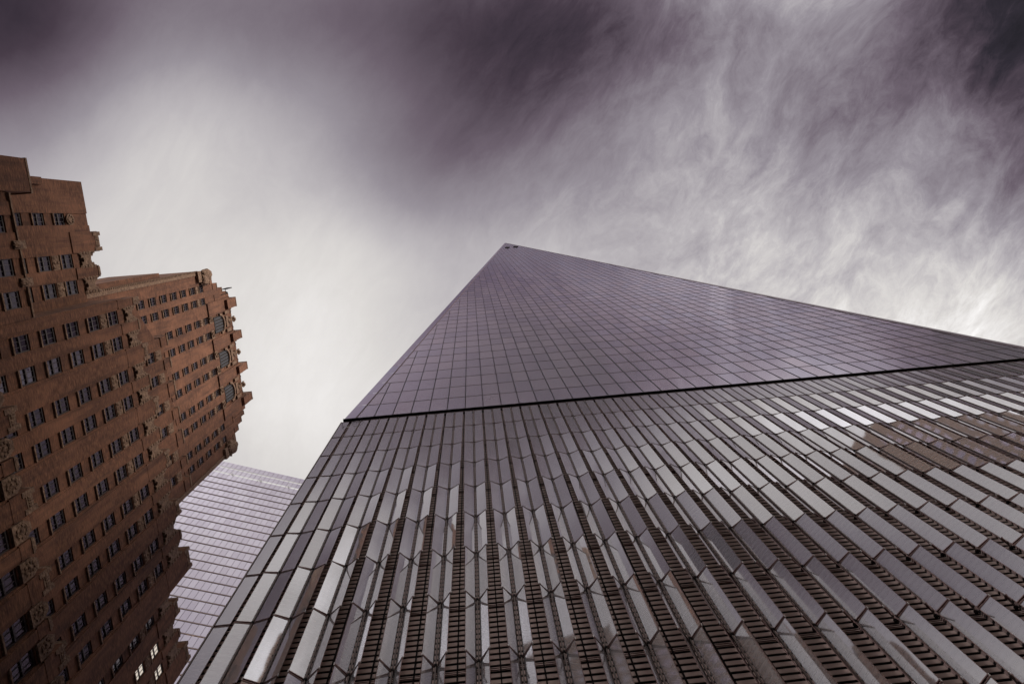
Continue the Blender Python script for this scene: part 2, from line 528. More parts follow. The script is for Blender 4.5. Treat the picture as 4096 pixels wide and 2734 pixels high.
gw.poly([(XM, 0.02, AP), (W, B / 2, AP), (XM, B, AP), (0, B / 2, AP)])
tpart(gw, 'curtain_wall', M_TOWER)
# vertical and horizontal joints
vb = MB()
for i in range(1, 40):
    x = i * PW
    zt = HZ * (1 - abs(x - XM) / XM)
    step = math.floor((zt - 3.2) / PH) * PH if x < XM else zt - 3.0
    if step > 0:
        vb.box(x - 0.029, x + 0.029, -0.03, 0.02, ZP, ZP + step)
tpart(vb, 'vertical_joints', M_BAR)
hb = MB()
for r in range(1, rows):
    z = r * PH
    a = half(z)
    if W - 2 * a > 1.5:
        hb.box(a, W - a, -0.022, 0.02, ZP + z - 0.02, ZP + z + 0.02)
tpart(hb, 'horizontal_joints', M_LINE)
for sx in (0, 1):
    e = MB()
    n = 84
    for j in range(n):
        z0, z1 = HZ * j / n + 0.02, HZ * (j + 1) / n - 0.04
        q = []
        for z in (z0, z1):
            a = half(z)
            if sx == 0:
                q.append(((a, -0.045, ZP + z), (a - 1.0 + 0.45 * z / HZ, 0.015, ZP + z)))
            else:
                q.append(((W - a, -0.045, ZP + z), (W - a + 1.0 - 0.45 * z / HZ, 0.06, ZP + z)))
        e.quad(q[0][0], q[0][1], q[1][1], q[1][0])
        back = [(p[0], p[1] + 0.5, p[2]) for p in (q[0][1], q[1][1])]
        e.quad(q[0][1], back[0], back[1], q[1][1])
    tpart(e, 'corner_trim', M_TRIM if sx else [M_TOWER])
# thin edge line between trim and panes
e = MB()
for s in (1, -1):
    for j in range(60):
        z0, z1 = HZ * j / 60, HZ * (j + 1) / 60
        a0, a1 = half(z0), half(z1)
        if s < 0:
            a0, a1 = W - a0, W - a1
        e.obox((a0 - 0.03, -0.06, ZP + z0), (0.06, 0, 0), (0, 0.05, 0), (a1 - a0, 0, z1 - z0))
tpart(e, 'edge_line', M_LINE)
for x, z in ((28.3, 288.2), (32.4, 289.2)):
    e = MB()
    e.box(x - 1.15, x + 1.15, -0.30, -0.06, ZP + z - 1.1, ZP + z + 1.1)
    e.box(x - 0.28, x + 0.28, -0.32, -0.06, ZP + z - 5.2, ZP + z + 5.2)
    tpart(e, 'cross_bracket', M_BAR)
# recess under the tower and the podium edge
e = MB()
e.box(0.1, W - 0.1, 0.30, 0.6, ZP - 0.95, ZP + 0.0)
e.box(-1.0, W + 1.0, -0.10, 0.32, ZP - 0.20, ZP - 0.06)
e.box(-0.9, W + 0.9, -0.02, 0.30, ZP - 0.88, ZP - 0.80)
tpart(e, 'base_ledge', M_BAR)
e = MB()
e.box(-1.0, W + 1.0, -0.06, -0.02, ZP - 0.94, ZP - 0.90)
tpart(e, 'base_rail', M_ROD)
# podium
X6, PIT, FW_ = 9.83, 1.54, 0.665
ZROW = [-0.95, -5.07, -9.2, -13.32, -17.45, -21.6, -25.72, -29.8, -33.87, -37.95, -42.05]
TH = [2, 6.5, 13, 21, 28.5, 37, 47, 53, 57.5, 60]


def colf(k):
    if k < 0:
        return 0.0
    if k < 4:
        return (0.22, 0.50, 0.75, 0.95)[k]
    return 1.0 - 0.20 * min(max((k - 12) / 12.0, 0), 1)


XL, XR = -1.02, X6 + 33 * PIT + 0.8
lv = MB()
SP = 0.343
for i in range(int(44 / SP)):
    z = ZP - 1.1 - i * SP
    lv.obox((XL + 0.05, 0.12, z - 0.205), (XR - XL - 0.1, 0, 0), (0, 0.02, 0), (0, 0.0, 0.205), 0)
    lv.obox((XL + 0.05, 0.14, z - 0.03), (XR - XL - 0.1, 0, 0), (0, 0.06, 0), (0, 0.0, 0.02), 0)
tpart(lv, 'louver_screen', M_SLAT)
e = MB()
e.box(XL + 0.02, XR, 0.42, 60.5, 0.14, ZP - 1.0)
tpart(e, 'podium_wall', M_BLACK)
e = MB()
e.box(XL, XL + 0.03, 0.0, 61.0, 14.0, ZP - 0.95)
tpart(e, 'side_glazing', M_FIN)
e = MB()
e.box(XL, XR, 0.0, 0.5, 0.14, 15.2)
tpart(e, 'base_wall', M_FIN)
fins = []
for k in range(-1, 40):
    xh = X6 + (k - 6) * PIT
    for r in range(10):
        for s in (-1, 1):
            if k == -1 and s < 0:
                continue
            th = R(TH[r] * colf(k))
            zt, zb = ZP + ZROW[r] - 0.05, ZP + ZROW[r + 1] + 0.05
            c = (xh + s * 0.4, -0.3, (zt + zb) / 2)
            p = project(c)
            area = 0
            if p and -0.01 < p[0] < 1.01 and -0.01 < p[1] < 0.677:
                area = 1.0 / (Vector(c) - CO).length
            fins.append((area, k, r, s, xh, th, zt, zb))
fins.sort(key=lambda f: -f[0])


def fin_mesh(mb, k, r, s, xh, th, zt, zb):
    d = Vector((s * math.cos(th), -math.sin(th), 0))
    nrm = Vector((s * math.sin(th), math.cos(th), 0))
    o = Vector((xh + s * 0.072, -0.07, 0)) if k >= 0 else Vector((xh + 0.0, -0.07, 0))
    wd = FW_ - 0.06
    mb.obox((o.x, o.y, zb + 0.03), d * wd, nrm * 0.022, (0, 0, zt - zb - 0.06), 0)
    for z in (zb - 0.005, zt - 0.03):
        mb.obox(Vector((o.x, o.y, z)) - nrm * 0.020, d * (wd + 0.02), nrm * 0.058, (0, 0, 0.033), 1)
    q = o + d * (wd + 0.004)
    mb.obox((q.x, q.y, zb + 0.03), d * 0.010, nrm * 0.022, (0, 0, zt - zb - 0.06), 1)
    if r > 2 and k > 0:
        q = o + d * (wd + 0.012)
        for z in (zb - 0.015, zb - 0.085):
            mb.obox((q.x - 0.012, q.y - 0.03, z), (0.03, 0, 0), (0, 0.06, 0), (0, 0, 0.035), 2)


rest = MB()
for i, f in enumerate(fins):
    if i < 100:
        mb = MB()
        fin_mesh(mb, *f[1:])
        tpart(mb, 'glass_fin', [M_FIN, M_ROD, M_STUD])
    elif f[4] < 62.5:
        fin_mesh(rest, *f[1:])
ro = tpart(rest, 'glass_fin', [M_FIN, M_ROD, M_STUD])
ro['kind'] = 'stuff'
for k in range(-1, 40):
    xh = X6 + (k - 6) * PIT
    zt, zb = ZP - 0.98, ZP - 42.0
    e = MB()
    if k >= 0:
        e.box(xh - 0.028, xh + 0.028, -0.10, -0.03, zb, zt)
        e.box(xh - 0.05, xh + 0.05, -0.03, 0.10, zt - 0.12, zt + 0.10)
        for r in range(1, 10):                  # bracket at every floor
            z = ZP + ZROW[r]
            e.box(xh - 0.05, xh + 0.05, -0.12, 0.14, z - 0.06, z + 0.06, 1)
    else:
        e.box(XL - 0.01, XL + 0.05, -0.10, 0.10, zb, zt)
    tpart(e, 'hinge_post', [M_STRIP, M_BAR])
    e = MB()
    xg = xh + PIT / 2
    e.box(xg - 0.022, xg + 0.022, 0.02, 0.11, zb, zt)
    e.box(xg - 0.05, xg + 0.05, -0.02, 0.10, zt - 0.10, zt + 0.12)
    tpart(e, 'gap_post', M_BAR)
for r in range(1, 11):
    e = MB()
    z = ZP + ZROW[r]
    e.box(XL, XR, 0.05, 0.08, z - 0.30, z - 0.285)
    e.box(XL, XR, 0.05, 0.08, z - 0.40, z - 0.385)
    tpart(e, 'floor_rod', M_ROD)
e = MB()
e.tube([(-0.15, -0.12, ZP - 1.15), (-0.5, -0.25, ZP - 1.5), (-0.72, -0.25, ZP - 1.75), (-0.70, -0.2, ZP - 2.3), (-0.5, -0.15, ZP - 2.8)], 0.022)
e.tube([(-0.15, -0.12, ZP - 1.15), (0.1, -0.25, ZP - 1.75), (0.45, -0.25, ZP - 2.0), (0.75, -0.2, ZP - 1.7), (0.85, -0.15, ZP - 1.1)], 0.020)
e.tube([(-0.1, -0.12, ZP - 1.2), (0.2, -0.2, ZP - 1.35), (0.45, -0.15, ZP - 0.95)], 0.02)
tpart(e, 'loose_cable', M_BAR, True)

# ------------------------------------------------------------------ the glass office tower behind
TA = R(19.286)
dv = Vector((math.cos(TA), math.sin(TA), 0))
nv = Vector((-dv.y, dv.x, 0))
org = dv * (-90.0) + nv * 81.66          # left end of the front
office = thing('office_tower', 'pale lilac glass office tower with thin floor lines, between the brick building and the skyscraper', 'office building', loc=org)
OM = Matrix.Translation(org) @ Matrix.Rotation(TA, 4, 'Z')
OL = 125.0


def opart(mb, name, mats):
    o = mb.build(name, mats)
    o.parent = office
    o.rotation_euler = (0, 0, TA)
    return o


OT = ZP + 173.05
FL0 = ZP + 159.65
FH = 4.1
e = MB()
e.box(0, OL, 1.6, 42, 0.14, FL0 + 3.4, 0)
opart(e, 'interior_core', M_INT)
gl = MB()
bl = MB()
ld = MB()
ln = MB()
nfl = 30
rb = random.Random(3)
for i in range(-1, nfl):
    zt = FL0 - i * FH
    zb = zt - FH
    gl.box(0, OL, 0.0, 0.02, zb + 0.30, zt - 0.02)
    ld.box(-0.1, OL + 0.1, -0.10, 0.6, zb + 0.10, zb + 0.27)
    ln.box(-0.1, OL + 0.1, -0.12, 0.02, zb + 0.285, zb + 0.345)
    bl.box(0, OL, 0.5, 0.56, zt - 0.75, zt - 0.05)
    for j in range(int(OL / 1.53)):
        if rb.random() < 0.22:
            bl.box(j * 1.53 + 0.1, j * 1.53 + 1.4, 0.30, 0.33, zt - rb.uniform(0.9, 2.9), zt - 0.1)
opart(gl, 'curtain_wall', M_OFF)
opart(ld, 'floor_ledges', M_TAN)
opart(ln, 'floor_lines', M_LINE)
opart(bl, 'window_blinds', M_PALE)
e = MB()
for j in range(int(OL / 1.53) + 1):
    e.box(j * 1.53 - 0.026, j * 1.53 + 0.026, -0.05, 0.0, 20, OT)
opart(e, 'mullions', M_LINE)
e = MB()
e.box(0, OL, 0.0, 0.04, OT - 3.65, OT)
e.box(0, OL, 0.04, 0.8, OT - 0.14, OT - 0.02)
opart(e, 'roof_screen', M_OFF)
e = MB()
for j in range(int(OL / 1.53)):
    e.box(j * 1.53 + 0.12, j * 1.53 + 1.41, 0.05, 0.12, OT - 3.86, OT - 3.70)
opart(e, 'screen_lip', M_STUD)
e = MB()
e.box(0, OL, 0.5, 0.9, OT - 4.75, OT - 3.9)
e.box(0, OL, 0.3, 0.9, OT - 9.75, OT - 8.75)
opart(e, 'roof_beam', M_TAN)
e = MB()
e.box(0, OL, 0.0, 0.02, OT - 8.2, OT - 4.8)
opart(e, 'clear_screen', M_OFF)
for j in range(16):
    x = 4.0 + j * 9.18
    e = MB()
    e.box(x, x + 0.25, -0.35, 0.3, OT - 8.9, OT - 8.6, 0)
    e.box(x - 0.9, x - 0.7, -0.1, 0.1, OT - 9.6, OT - 9.1, 0)
    e.box(x - 0.55, x - 0.45, -0.1, 0.5, OT - 8.6, OT - 5.6, 0)
    opart(e, 'screen_bracket', M_STUD)
for u in (-31.21, -30.11, -28.93):
    e = MB()
    x = u + 90.0
    e.blob((x, -0.03 + 0.5 - 0.30, ZP + 81.7), (0.25, 0.10, 0.13), 0, 6, 10, 0.0)
    opart(e, 'ceiling_lamp', M_LAMP)

# ------------------------------------------------------------------ the brick building
brickb = thing('brick_building', 'brown brick art deco building with stepped upper storeys and carved stone ornament', 'building', loc=(-40, 6.5, 0))


def bpart(mb, name, mats, smooth=False, parent=None):
    o = mb.build(name, mats, None, smooth)
    if parent:
        o.parent = parent
    else:
        o.parent = brickb
        o.matrix_parent_inverse = Matrix.Translation((40, -6.5, 0))
    return o


G = 1.6                                   # heights below are measured from the eye
windows = []                              # plane x, y centre, z centre, half width, half height, lit


def wall(name, x0, y0, y1, z0, z1, cols, rws, hw, hh, back=-62.0, lit=(), skip=(), rec=0.10):
    """brick block whose front has real window openings between piers"""
    mb = MB()
    D = 0.42
    ys = y0
    for yc in cols:
        mb.box(x0 - D, x0, ys, yc - hw, z0, z1)
        zs = z0
        for zr in rws:
            if (yc, zr) in skip:
                continue
            mb.box(x0 - D, x0 - rec, yc - hw, yc + hw, zs, zr - hh)
            zs = zr + hh
            windows.append((x0, yc, zr, hw, hh, (yc, zr) in lit))
        mb.box(x0 - D, x0 - rec, yc - hw, yc + hw, zs, z1 - 0.02)
        ys = yc + hw
    mb.box(x0 - D, x0, ys, y1, z0, z1)
    mb.box(back, x0 - D - 0.01, y0, y1, z0, z1 - 0.03)
    return bpart(mb, name, M_BRICK)


def pier(x0, y0, y1, z0, z1, d=0.10):
    mb = MB()
    mb.box(x0 + 0.003, x0 + d, y0, y1, z0, z1)
    bpart(mb, 'pier', M_BRICK)


def pier_top(x0, y0, y1, z0, z1, carved=True, d=0.35):
    """a pier rising above the roof edge, with carved strip and stone cap blocks"""
    mb = MB()
    mb.box(x0 - 1.3, x0 + d * 0.3, y0, y1, z0, z1 - 0.35, 0)
    if carved:
        ym = (y0 + y1) / 2
        mb.box(x0 - 1.2, x0 + d * 0.3 + 0.06, y0 + 0.05, y0 + 0.45, z1 - 1.3, z1 + 0.12, 1)
        mb.box(x0 - 1.2, x0 + d * 0.3 + 0.06, y1 - 0.45, y1 - 0.05, z1 - 1.3, z1 + 0.12, 1)
        mb.box(x0 - 1.2, x0 + d * 0.3 + 0.04, y0 + 0.46, y1 - 0.46, z1 - 0.95, z1 - 0.2, 1)
        for j in range(4):
            mb.blob((x0 + d * 0.3 + 0.02, y0 + 0.46 + (j + 0.5) * (y1 - y0 - 0.92) / 4, z1 - 0.55), (0.10, 0.16, 0.28), 1, 4, 6, 0.2, j)
    else:
        mb.box(x0 - 1.25, x0 + d * 0.3 + 0.06, y0 - 0.04, y1 + 0.04, z1 - 0.34, z1 - 0.1, 1)
        mb.box(x0 - 1.25, x0 + d * 0.3 + 0.03, y0 + 0.1, y1 - 0.1, z1 - 0.10, z1 + 0.1, 1)
    bpart(mb, 'pier_top', [M_BRICK, M_STONE])


def hood(x0, yc, hw, zb, zt):
    """stone head of a window bay: trilobed arch below, stepped crest above"""
    mb = MB()
    p = [(-hw - 0.22, zb), (-hw + 0.05, zb)]

    def arc(cy, cz, r, a0, a1, n=5):
        return [(cy + r * math.cos(R(a0 + (a1 - a0) * j / n)), cz + r * math.sin(R(a0 + (a1 - a0) * j / n))) for j in range(n + 1)]
    r1 = hw * 0.36
    p += arc(-hw + 0.05 + r1, zb + 0.15, r1, 180, 25)
    p += arc(0, zb + 0.55, hw * 0.36, 170, 10)
    p += arc(hw - 0.05 - r1, zb + 0.15, r1, 155, 0)
    p += [(hw - 0.05, zb), (hw + 0.22, zb)]
    t = zt
    p += [(hw + 0.22, t), (hw - 0.08, t + 0.15), (hw - 0.08, t - 0.25), (hw - 0.38, t - 0.35), (hw - 0.38, t - 0.70), (0, t - 0.80),
          (-hw + 0.38, t - 0.70), (-hw + 0.38, t - 0.35), (-hw + 0.08, t - 0.25), (-hw + 0.08, t + 0.15), (-hw - 0.22, t)]
    mb.extrude_yz(p, x0 - 0.5, x0 + 0.06, 0)
    for s in (-1, 1):                                       # carved side bands
        for j in range(5):
            mb.blob((x0 + 0.08, s * (hw + 0.0), zb + 0.35 + j * (zt - zb - 0.4) / 4.6), (0.09, 0.20, 0.26), 0, 4, 6, 0.25, j + 5)
    mb.box(x0 - 0.46, x0 - 0.30, -hw, hw, zb - 1.05, zb + 1.2, 1)
    mb.v = [(a, b + yc, c) for a, b, c in mb.v]
    bpart(mb, 'bay_head', [M_STONE, M_BRICK])


def panel(x0, yc, hw, z0, z1, bosses=True, name='carved_panel', d=0.03):
    mb = MB()
    mb.box(x0 - 0.2, x0 + d, yc - hw, yc + hw, z0, z1)
    if bosses:
        for a in range(3):
            for b in range(2):
                if (a + b) % 2 == 0 or a == 1:
                    mb.blob((x0 + d, yc - hw + (a + 0.5) * 2 * hw / 3, z0 + (b + 0.5) * (z1 - z0) / 2), (0.10, hw * 0.24, (z1 - z0) * 0.19), 0, 5, 8, 0.15, a + b)
    bpart(mb, name, M_STONE)


HW, HH = 0.70, 1.11
COLS = [-8.4, -5.75, -2.2, 0.5, 4.0, 6.85, 10.4, 13.1, 16.6, 19.35]
Z0 = G + 57.35
RW = [Z0 + 3.65 * k for k in range(-6, 5)]
ZTOP = Z0 + 3.65 * 4 + HH + 0.02
X0 = -26.0
# main projecting front
wall('main_wall', X0, -10.2, 22.9, 0.14, ZTOP + 1.1, COLS, RW, HW, HH)
for i in range(0, 10, 2):
    a, b = COLS[i], COLS[i + 1]
    for y in (a, b):
        panel(X0 - 0.06, y, HW, RW[3 + 6] + HH + 0.12, RW[4 + 6] - HH - 0.12)
        hood(X0, y, HW, ZTOP + 0.95, G + 76.9 + 0.035 * y)
    pier_top(X0, a + HW + 0.10, b - HW - 0.10, ZTOP, G + 77.3 + 0.045 * a, False)
    pier(X0, a + HW + 0.18, b - HW - 0.18, 40, ZTOP, 0.05)
ED = [(-10.2, COLS[0] - HW)] + [(COLS[i] + HW, COLS[i + 1] - HW) for i in range(1, 9, 2)] + [(COLS[9] + HW, 22.9)]
for y0, y1 in ED:
    pier_top(X0, y0 + 0.12, y1 - 0.12, ZTOP, G + 78.1 + 0.06 * y0, True)
    pier(X0, y0 + 0.22, y1 - 0.22, 40, ZTOP, 0.08)
# lower projecting base with shield panels over each window column
XB = -23.2
RWB = [G + 46.2 - 3.65 * k for k in range(6, -1, -1)]
wall('base_wall', XB, -10.2, 33.0, 0.14, G + 48.2, COLS + [22.85, 25.6], RWB, 0.75, 1.35, back=X0 + 0.02)
for y in COLS + [22.85, 25.6]:
    mb = MB()
    z = G + 47.7
    mb.extrude_yz([(y - 0.72, z), (y + 0.72, z), (y + 0.72, z + 1.3), (y + 0.3, z + 2.0), (y - 0.3, z + 2.0), (y - 0.72, z + 1.3)], XB - 0.35, XB + 0.12)
    for a in range(9):
        q = a * 2 * math.pi / 9
        mb.blob((XB + 0.12, y + 0.42 * math.cos(q), z + 0.95 + 0.55 * math.sin(q)), (0.10, 0.16, 0.17), 0, 4, 6, 0.3, a)
    mb.blob((XB + 0.12, y, z + 0.95), (0.14, 0.22, 0.3), 0, 5, 8, 0.2, 3)
    bpart(mb, 'shield_panel', M_STONE)
for i in range(0, 12):
    cs = COLS + [22.85, 25.6]
    y0 = cs[i] + 0.85
    y1 = (cs[i + 1] if i < 11 else 29.0) - 0.85
    pier_top(XB, y0, y1, G + 48.0, G + (50.6 if i % 2 else 49.6), i % 2 == 1, 0.5)
    pier(XB, y0 + 0.1, y1 - 0.1, 20, G + 48.0, 0.12)
# wing on the left, lower block in front of it
K = -10.2
wall('corner_wall', X0 - 0.02, -23.2, -10.22, 0.14, G + 59.3, [-20.5, -18.0, -14.55, -11.95], [r for r in RW if r < G + 58.5], HW, HH)
mb = MB()
mb.box(X0 - 4, X0 + 0.12, -23.4, -20.6, G + 40.0, G + 62.2, 0)
mb.box(X0 - 4.1, X0 + 0.16, -23.45, -20.5, G + 62.2, G + 62.45, 1)
bpart(mb, 'corner_pier', [M_BRICK, M_STONE])
mb = MB()
mb.box(X0 - 0.5, X0 + 0.10, -20.5, -10.3, G + 59.3, G + 59.5, 0)
for y in (-16.3, -13.25):
    mb.box(X0 - 0.5, X0 + 0.16, y - 0.35, y + 0.35, G + 58.6, G + 60.1, 0)
    mb.blob((X0 + 0.16, y, G + 59.0), (0.25, 0.3, 0.5), 0, 5, 8, 0.2, 2)
bpart(mb, 'parapet_trim', M_STONE)
XW = -29.0
RWW = [G + 56.6 + 3.65 * k for k in range(0, 5)]
wall('wing_wall', XW, -18.0, -10.1, 0.14, RWW[4] + HH + 1.1, [-14.45, -11.85], RWW, HW, HH)
for y in (-14.45, -11.85):
    panel(XW - 0.06, y, HW, RWW[3] + HH + 0.12, RWW[4] - HH - 0.12)
    hood(XW, y, HW, RWW[4] + HH + 0.95, G + 76.2)
pier_top(XW, -17.3, -15.2, RWW[4] + HH, G + 77.7, True)
pier_top(XW, -13.7, -12.6, RWW[4] + HH, G + 76.6, False)
# tower block upper left
XT = -32.5
TW = [G + 70.2, G + 73.85, G + 77.5]
wall('tower_wall', XT, -23.0, -16.9, 0.14, G + 83.0, [-18.8], TW, 0.66, 1.07)
mb = MB()
mb.extrude_yz([(-18.8 + 0.62 * math.cos(q * math.pi / 8), G + 79.35 + 0.75 * math.sin(q * math.pi / 8)) for q in range(16)], XT - 0.1, XT + 0.08)
for a in range(8):
    q = a * math.pi / 4
    mb.blob((XT + 0.08, -18.8 + 0.38 * math.cos(q), G + 79.35 + 0.45 * math.sin(q)), (0.1, 0.14, 0.14), 0, 4, 6, 0.3, a)
bpart(mb, 'carved_roundel', M_STONE)
mb = MB()
mb.box(XT - 1.5, XT + 0.12, -18.0, -16.6, G + 70.0, G + 75.2, 0)
mb.box(XT - 1.5, XT + 0.16, -17.2, -16.5, G + 75.2, G + 77.0, 1)
bpart(mb, 'tower_buttress', [M_BRICK, M_STONE])
mb = MB()
mb.box(XT + 0.01, XT + 0.35, -23.05, -22.3, G + 60.0, G + 75.0)
bpart(mb, 'tower_buttress', M_BRICK)
# wing on the right
RWR = [G + 59.3 + 3.65 * k for k in range(0, 5)]
RC = [23.9, 26.55, 30.1, 32.75]
LITS = ((30.1, RWR[3]), (30.1, RWR[4]), (32.75, RWR[4]))
wall('wing_wall', XW, 22.95, 37.0, 0.14, RWR[4] + HH + 1.1, RC, RWR, HW, HH, lit=LITS)
for i, y in enumerate(RC):
    panel(XW - 0.06, y, HW, RWR[3] + HH + 0.12, RWR[4] - HH - 0.12)
    hood(XW, y, HW, RWR[4] + HH + 0.95, G + 79.3)
pier_top(XW, 24.7, 25.75, RWR[4] + HH, G + 79.6, False)
pier_top(XW, 27.3, 29.3, RWR[4] + HH, G + 80.6, True)
pier_top(XW, 30.9, 31.95, RWR[4] + HH, G + 79.8, False)
pier_top(XW, 33.6, 36.0, RWR[4] + HH, G + 81.2, True)
# penthouse storey just behind the main front
XM_ = -27.5
PC = [-2.4, 0.42, 3.85, 6.7, 10.25, 12.95]
wall('penthouse_wall', XM_, -4.3, 15.1, ZTOP, G + 85.2, PC, [G + 81.6], 0.62, 1.07, back=-60)
for y in PC:
    panel(XM_ - 0.06, y, 0.62, G + 82.85, G + 84.3)
for y0, y1 in ((-4.4, -3.2), (-1.6, -0.4), (1.3, 3.0), (4.7, 5.9), (7.6, 9.4), (11.1, 12.2), (13.8, 15.2)):
    pier_top(XM_, y0, y1, G + 84.4, G + 86.3, False)
mb = MB()
mb.extrude_yz([(-10.0, ZTOP), (-4.31, ZTOP), (-4.31, G + 83.5), (-8.5, G + 80.0)], -60, XM_ - 0.1)
bpart(mb, 'sloping_roof', M_BRICK)
# upper block
XU = -35.6
UC = [-7.27, -5.1, -1.73, 0.92, 4.57, 7.3, 11.0, 13.6, 17.3, 19.55]
UR = [G + 98.6 - 7.3 + 3.65 * k for k in range(0, 9)]
UH = 0.60
UT = UR[8] + HH
wall('upper_wall', XU, -10.1, 22.4, ZTOP, UT + 4.2, UC, UR, UH, HH, back=-62)
for i, y in enumerate(UC):
    panel(XU - 0.06, y, UH, UR[7] + HH + 0.15, UR[8] - HH - 0.15)
    if 2 <= i <= 7:
        mb = MB()
        mb.box(XU - 0.2, XU + 0.12, y - UH - 0.1, y + UH + 0.1, UT + 0.1, UT + 1.5)
        for a in range(4):
            mb.blob((XU + 0.16, y + (a % 2 - 0.5) * 0.5, UT + 0.4 + 0.3 * a), (0.16, 0.25, 0.22), 0, 4, 6, 0.3, a)
        bpart(mb, 'carved_console', M_STONE)
mb = MB()
mb.box(-61.5, XU - 0.01, -5.2, 17.2, UT + 4.2, G + 133.0, 0)
bpart(mb, 'attic_wall', M_BRICK)
for yc in (-0.4, 5.93, 12.3):
    # dark arched opening with bars, stone arch and gargoyle over each pair of window columns
    mb = MB()
    zb = UT + 2.2
    n = 10
    r = 1.45
    pts = [(yc - r, zb), (yc + r, zb)] + [(yc + r * math.cos(math.pi * j / n), zb + 2.6 + 1.7 * math.sin(math.pi * j / n)) for j in range(n + 1)]
    mb.extrude_yz(pts, XU - 0.6, XU + 0.04)
    arch = bpart(mb, 'arched_opening', M_BLACK)
    mb = MB()
    for j in range(5):
        y = yc - 1.1 + j * 0.55
        mb.box(XU + 0.05, XU + 0.12, y - 0.03, y + 0.03, zb + 0.1, zb + 3.9)
    bpart(mb, 'window_bars', M_SASH2, parent=arch)
    mb = MB()
    outer = [(yc + (r + 0.38) * math.cos(math.pi * j / n), zb + 2.6 + 2.25 * math.sin(math.pi * j / n)) for j in range(n + 1)]
    inner = [(yc + (r + 0.02) * math.cos(math.pi * j / n), zb + 2.6 + 1.72 * math.sin(math.pi * j / n)) for j in range(n, -1, -1)]
    mb.extrude_yz(outer + inner, XU - 0.5, XU + 0.30)
    mb.box(XU - 0.5, XU + 0.32, yc - 1.0, yc + 1.0, zb + 5.2, zb + 6.3)
    mb.box(XU - 0.5, XU + 0.36, yc - 1.9, yc - 1.35, zb + 5.0, zb + 7.1)
    mb.box(XU - 0.5, XU + 0.36, yc + 1.35, yc + 1.9, zb + 5.0, zb + 7.1)
    bpart(mb, 'stone_arch', M_STONE)
    mb = MB()
    mb.blob((XU + 0.25, yc, zb + 7.0), (0.45, 0.55, 0.95), 0, 7, 10, 0.22, 4)
    mb.blob((XU + 0.55, yc, zb + 8.3), (0.42, 0.42, 0.65), 0, 6, 9, 0.25, 9)
    for s in (-1, 1):
        mb.blob((XU + 0.5, yc + s * 0.42, zb + 8.6), (0.2, 0.2, 0.42), 0, 5, 7, 0.3, 11)
    bpart(mb, 'gargoyle', M_STONE)
    mb = MB()
    for s in (-1, 1):
        pts = [(XU + 0.1, yc + s * 2.1, zb + 6.6), (XU + 0.1, yc + s * 2.15, zb + 8.4), (XU + 0.1, yc + s * 1.5, zb + 9.0), (XU + 0.1, yc + s * 1.1, zb + 8.4)]
        mb.tube(pts, 0.05)
        mb.tube([(XU - 0.3, yc + s * 1.9, zb + 6.6), (XU - 0.3, yc + s * 1.9, zb + 8.8)], 0.04)
    bpart(mb, 'railing', M_BAR)
for y0, y1, zt in ((-4.3, -2.6, 134.2), (2.1, 3.6, 134.6), (8.5, 9.9, 135.2), (14.6, 16.1, 135.4)):
    pier_top(XU, y0 - 0.3, y1 + 0.3, UT, G + zt - 1.6, False, 0.8)
    mb = MB()
    mb.box(XU - 1.5, XU + 0.75, y0, y1, G + zt - 4.5, G + zt, 0)
    mb.box(XU - 1.5, XU + 0.80, y0 - 0.06, y1 + 0.06, G + zt, G + zt + 0.22, 1)
    bpart(mb, 'pier_block', [M_BRICK, M_STONE])
# stepped shoulders between the corner pavilions and the attic
for s, ya in ((1, -10.1), (-1, 22.4)):
    mb = MB()
    for j, (w0, w1, z) in enumerate(((1.3, 2.4, 124.6), (2.4, 3.4, 127.6), (3.4, 4.3, 129.8), (4.3, 5.1, 131.6))):
        a, b = ya + s * w0, ya + s * w1
        mb.box(XU - 3, XU - 0.02, min(a, b), max(a, b), UT + 4.2, G + z, 0)
        mb.box(XU - 3, XU + 0.05, min(a, b), max(a, b), G + z, G + z + 0.25, 1)
    bpart(mb, 'stepped_shoulder', [M_BRICK, M_STONE])
    # bulging carved corner ornament
    mb = MB()
    yc = ya + s * 0.7
    mb.blob((XU + 0.1, yc, G + 123.0), (1.0, 1.15, 1.9), 0, 8, 12, 0.14, 21)
    mb.blob((XU + 0.45, yc + s * 0.8, G + 121.3), (0.6, 0.9, 1.3), 0, 7, 10, 0.2, 22)
    mb.box(XU - 0.6, XU + 0.5, yc - 0.9, yc + 0.9, G + 118.8, G + 120.2)
    for j in range(7):
        mb.blob((XU + 0.5, yc - 0.8 + 0.27 * j, G + 120.8 + 0.5 * (j % 3)), (0.25, 0.26, 0.3), 0, 5, 7, 0.3, j)
    bpart(mb, 'corner_ornament', M_STONE)
# rope moulding up the near corner of the upper block
mb = MB()
mb.box(XU - 0.3, XU + 0.14, -10.2, -9.65, 86, G + 119.5, 0)
n = 70
for j in range(n):
    z = 86 + (G + 119.5 - 86) * j / n
    mb.obox((XU - 0.2, -10.42, z), (0.42, 0, 0.22), (0, 0.26, 0), (0, 0, 0.28), 0)
bpart(mb, 'rope_moulding', M_STONE)
mb = MB()
mb.box(XU - 8.0, XU - 0.6, -11.1, -10.15, 82, G + 107.0, 0)
mb.box(XU - 14.0, XU - 6.0, -11.9, -10.15, 82, G + 99.0, 0)
bpart(mb, 'side_buttress', M_BRICK)
mb = MB()
mb.box(XU - 0.3, XU + 0.14, 21.9, 22.5, 86, G + 122, 0)
bpart(mb, 'corner_moulding', M_STONE)
mb = MB()
mb.box(XU - 0.2, XU + 0.7, -6.3, -6.15, G + 130.6, G + 133.4)
mb.tube([(XU, -6.2, G + 131.6), (XU + 0.1, -5.4, G + 132.0)], 0.05)
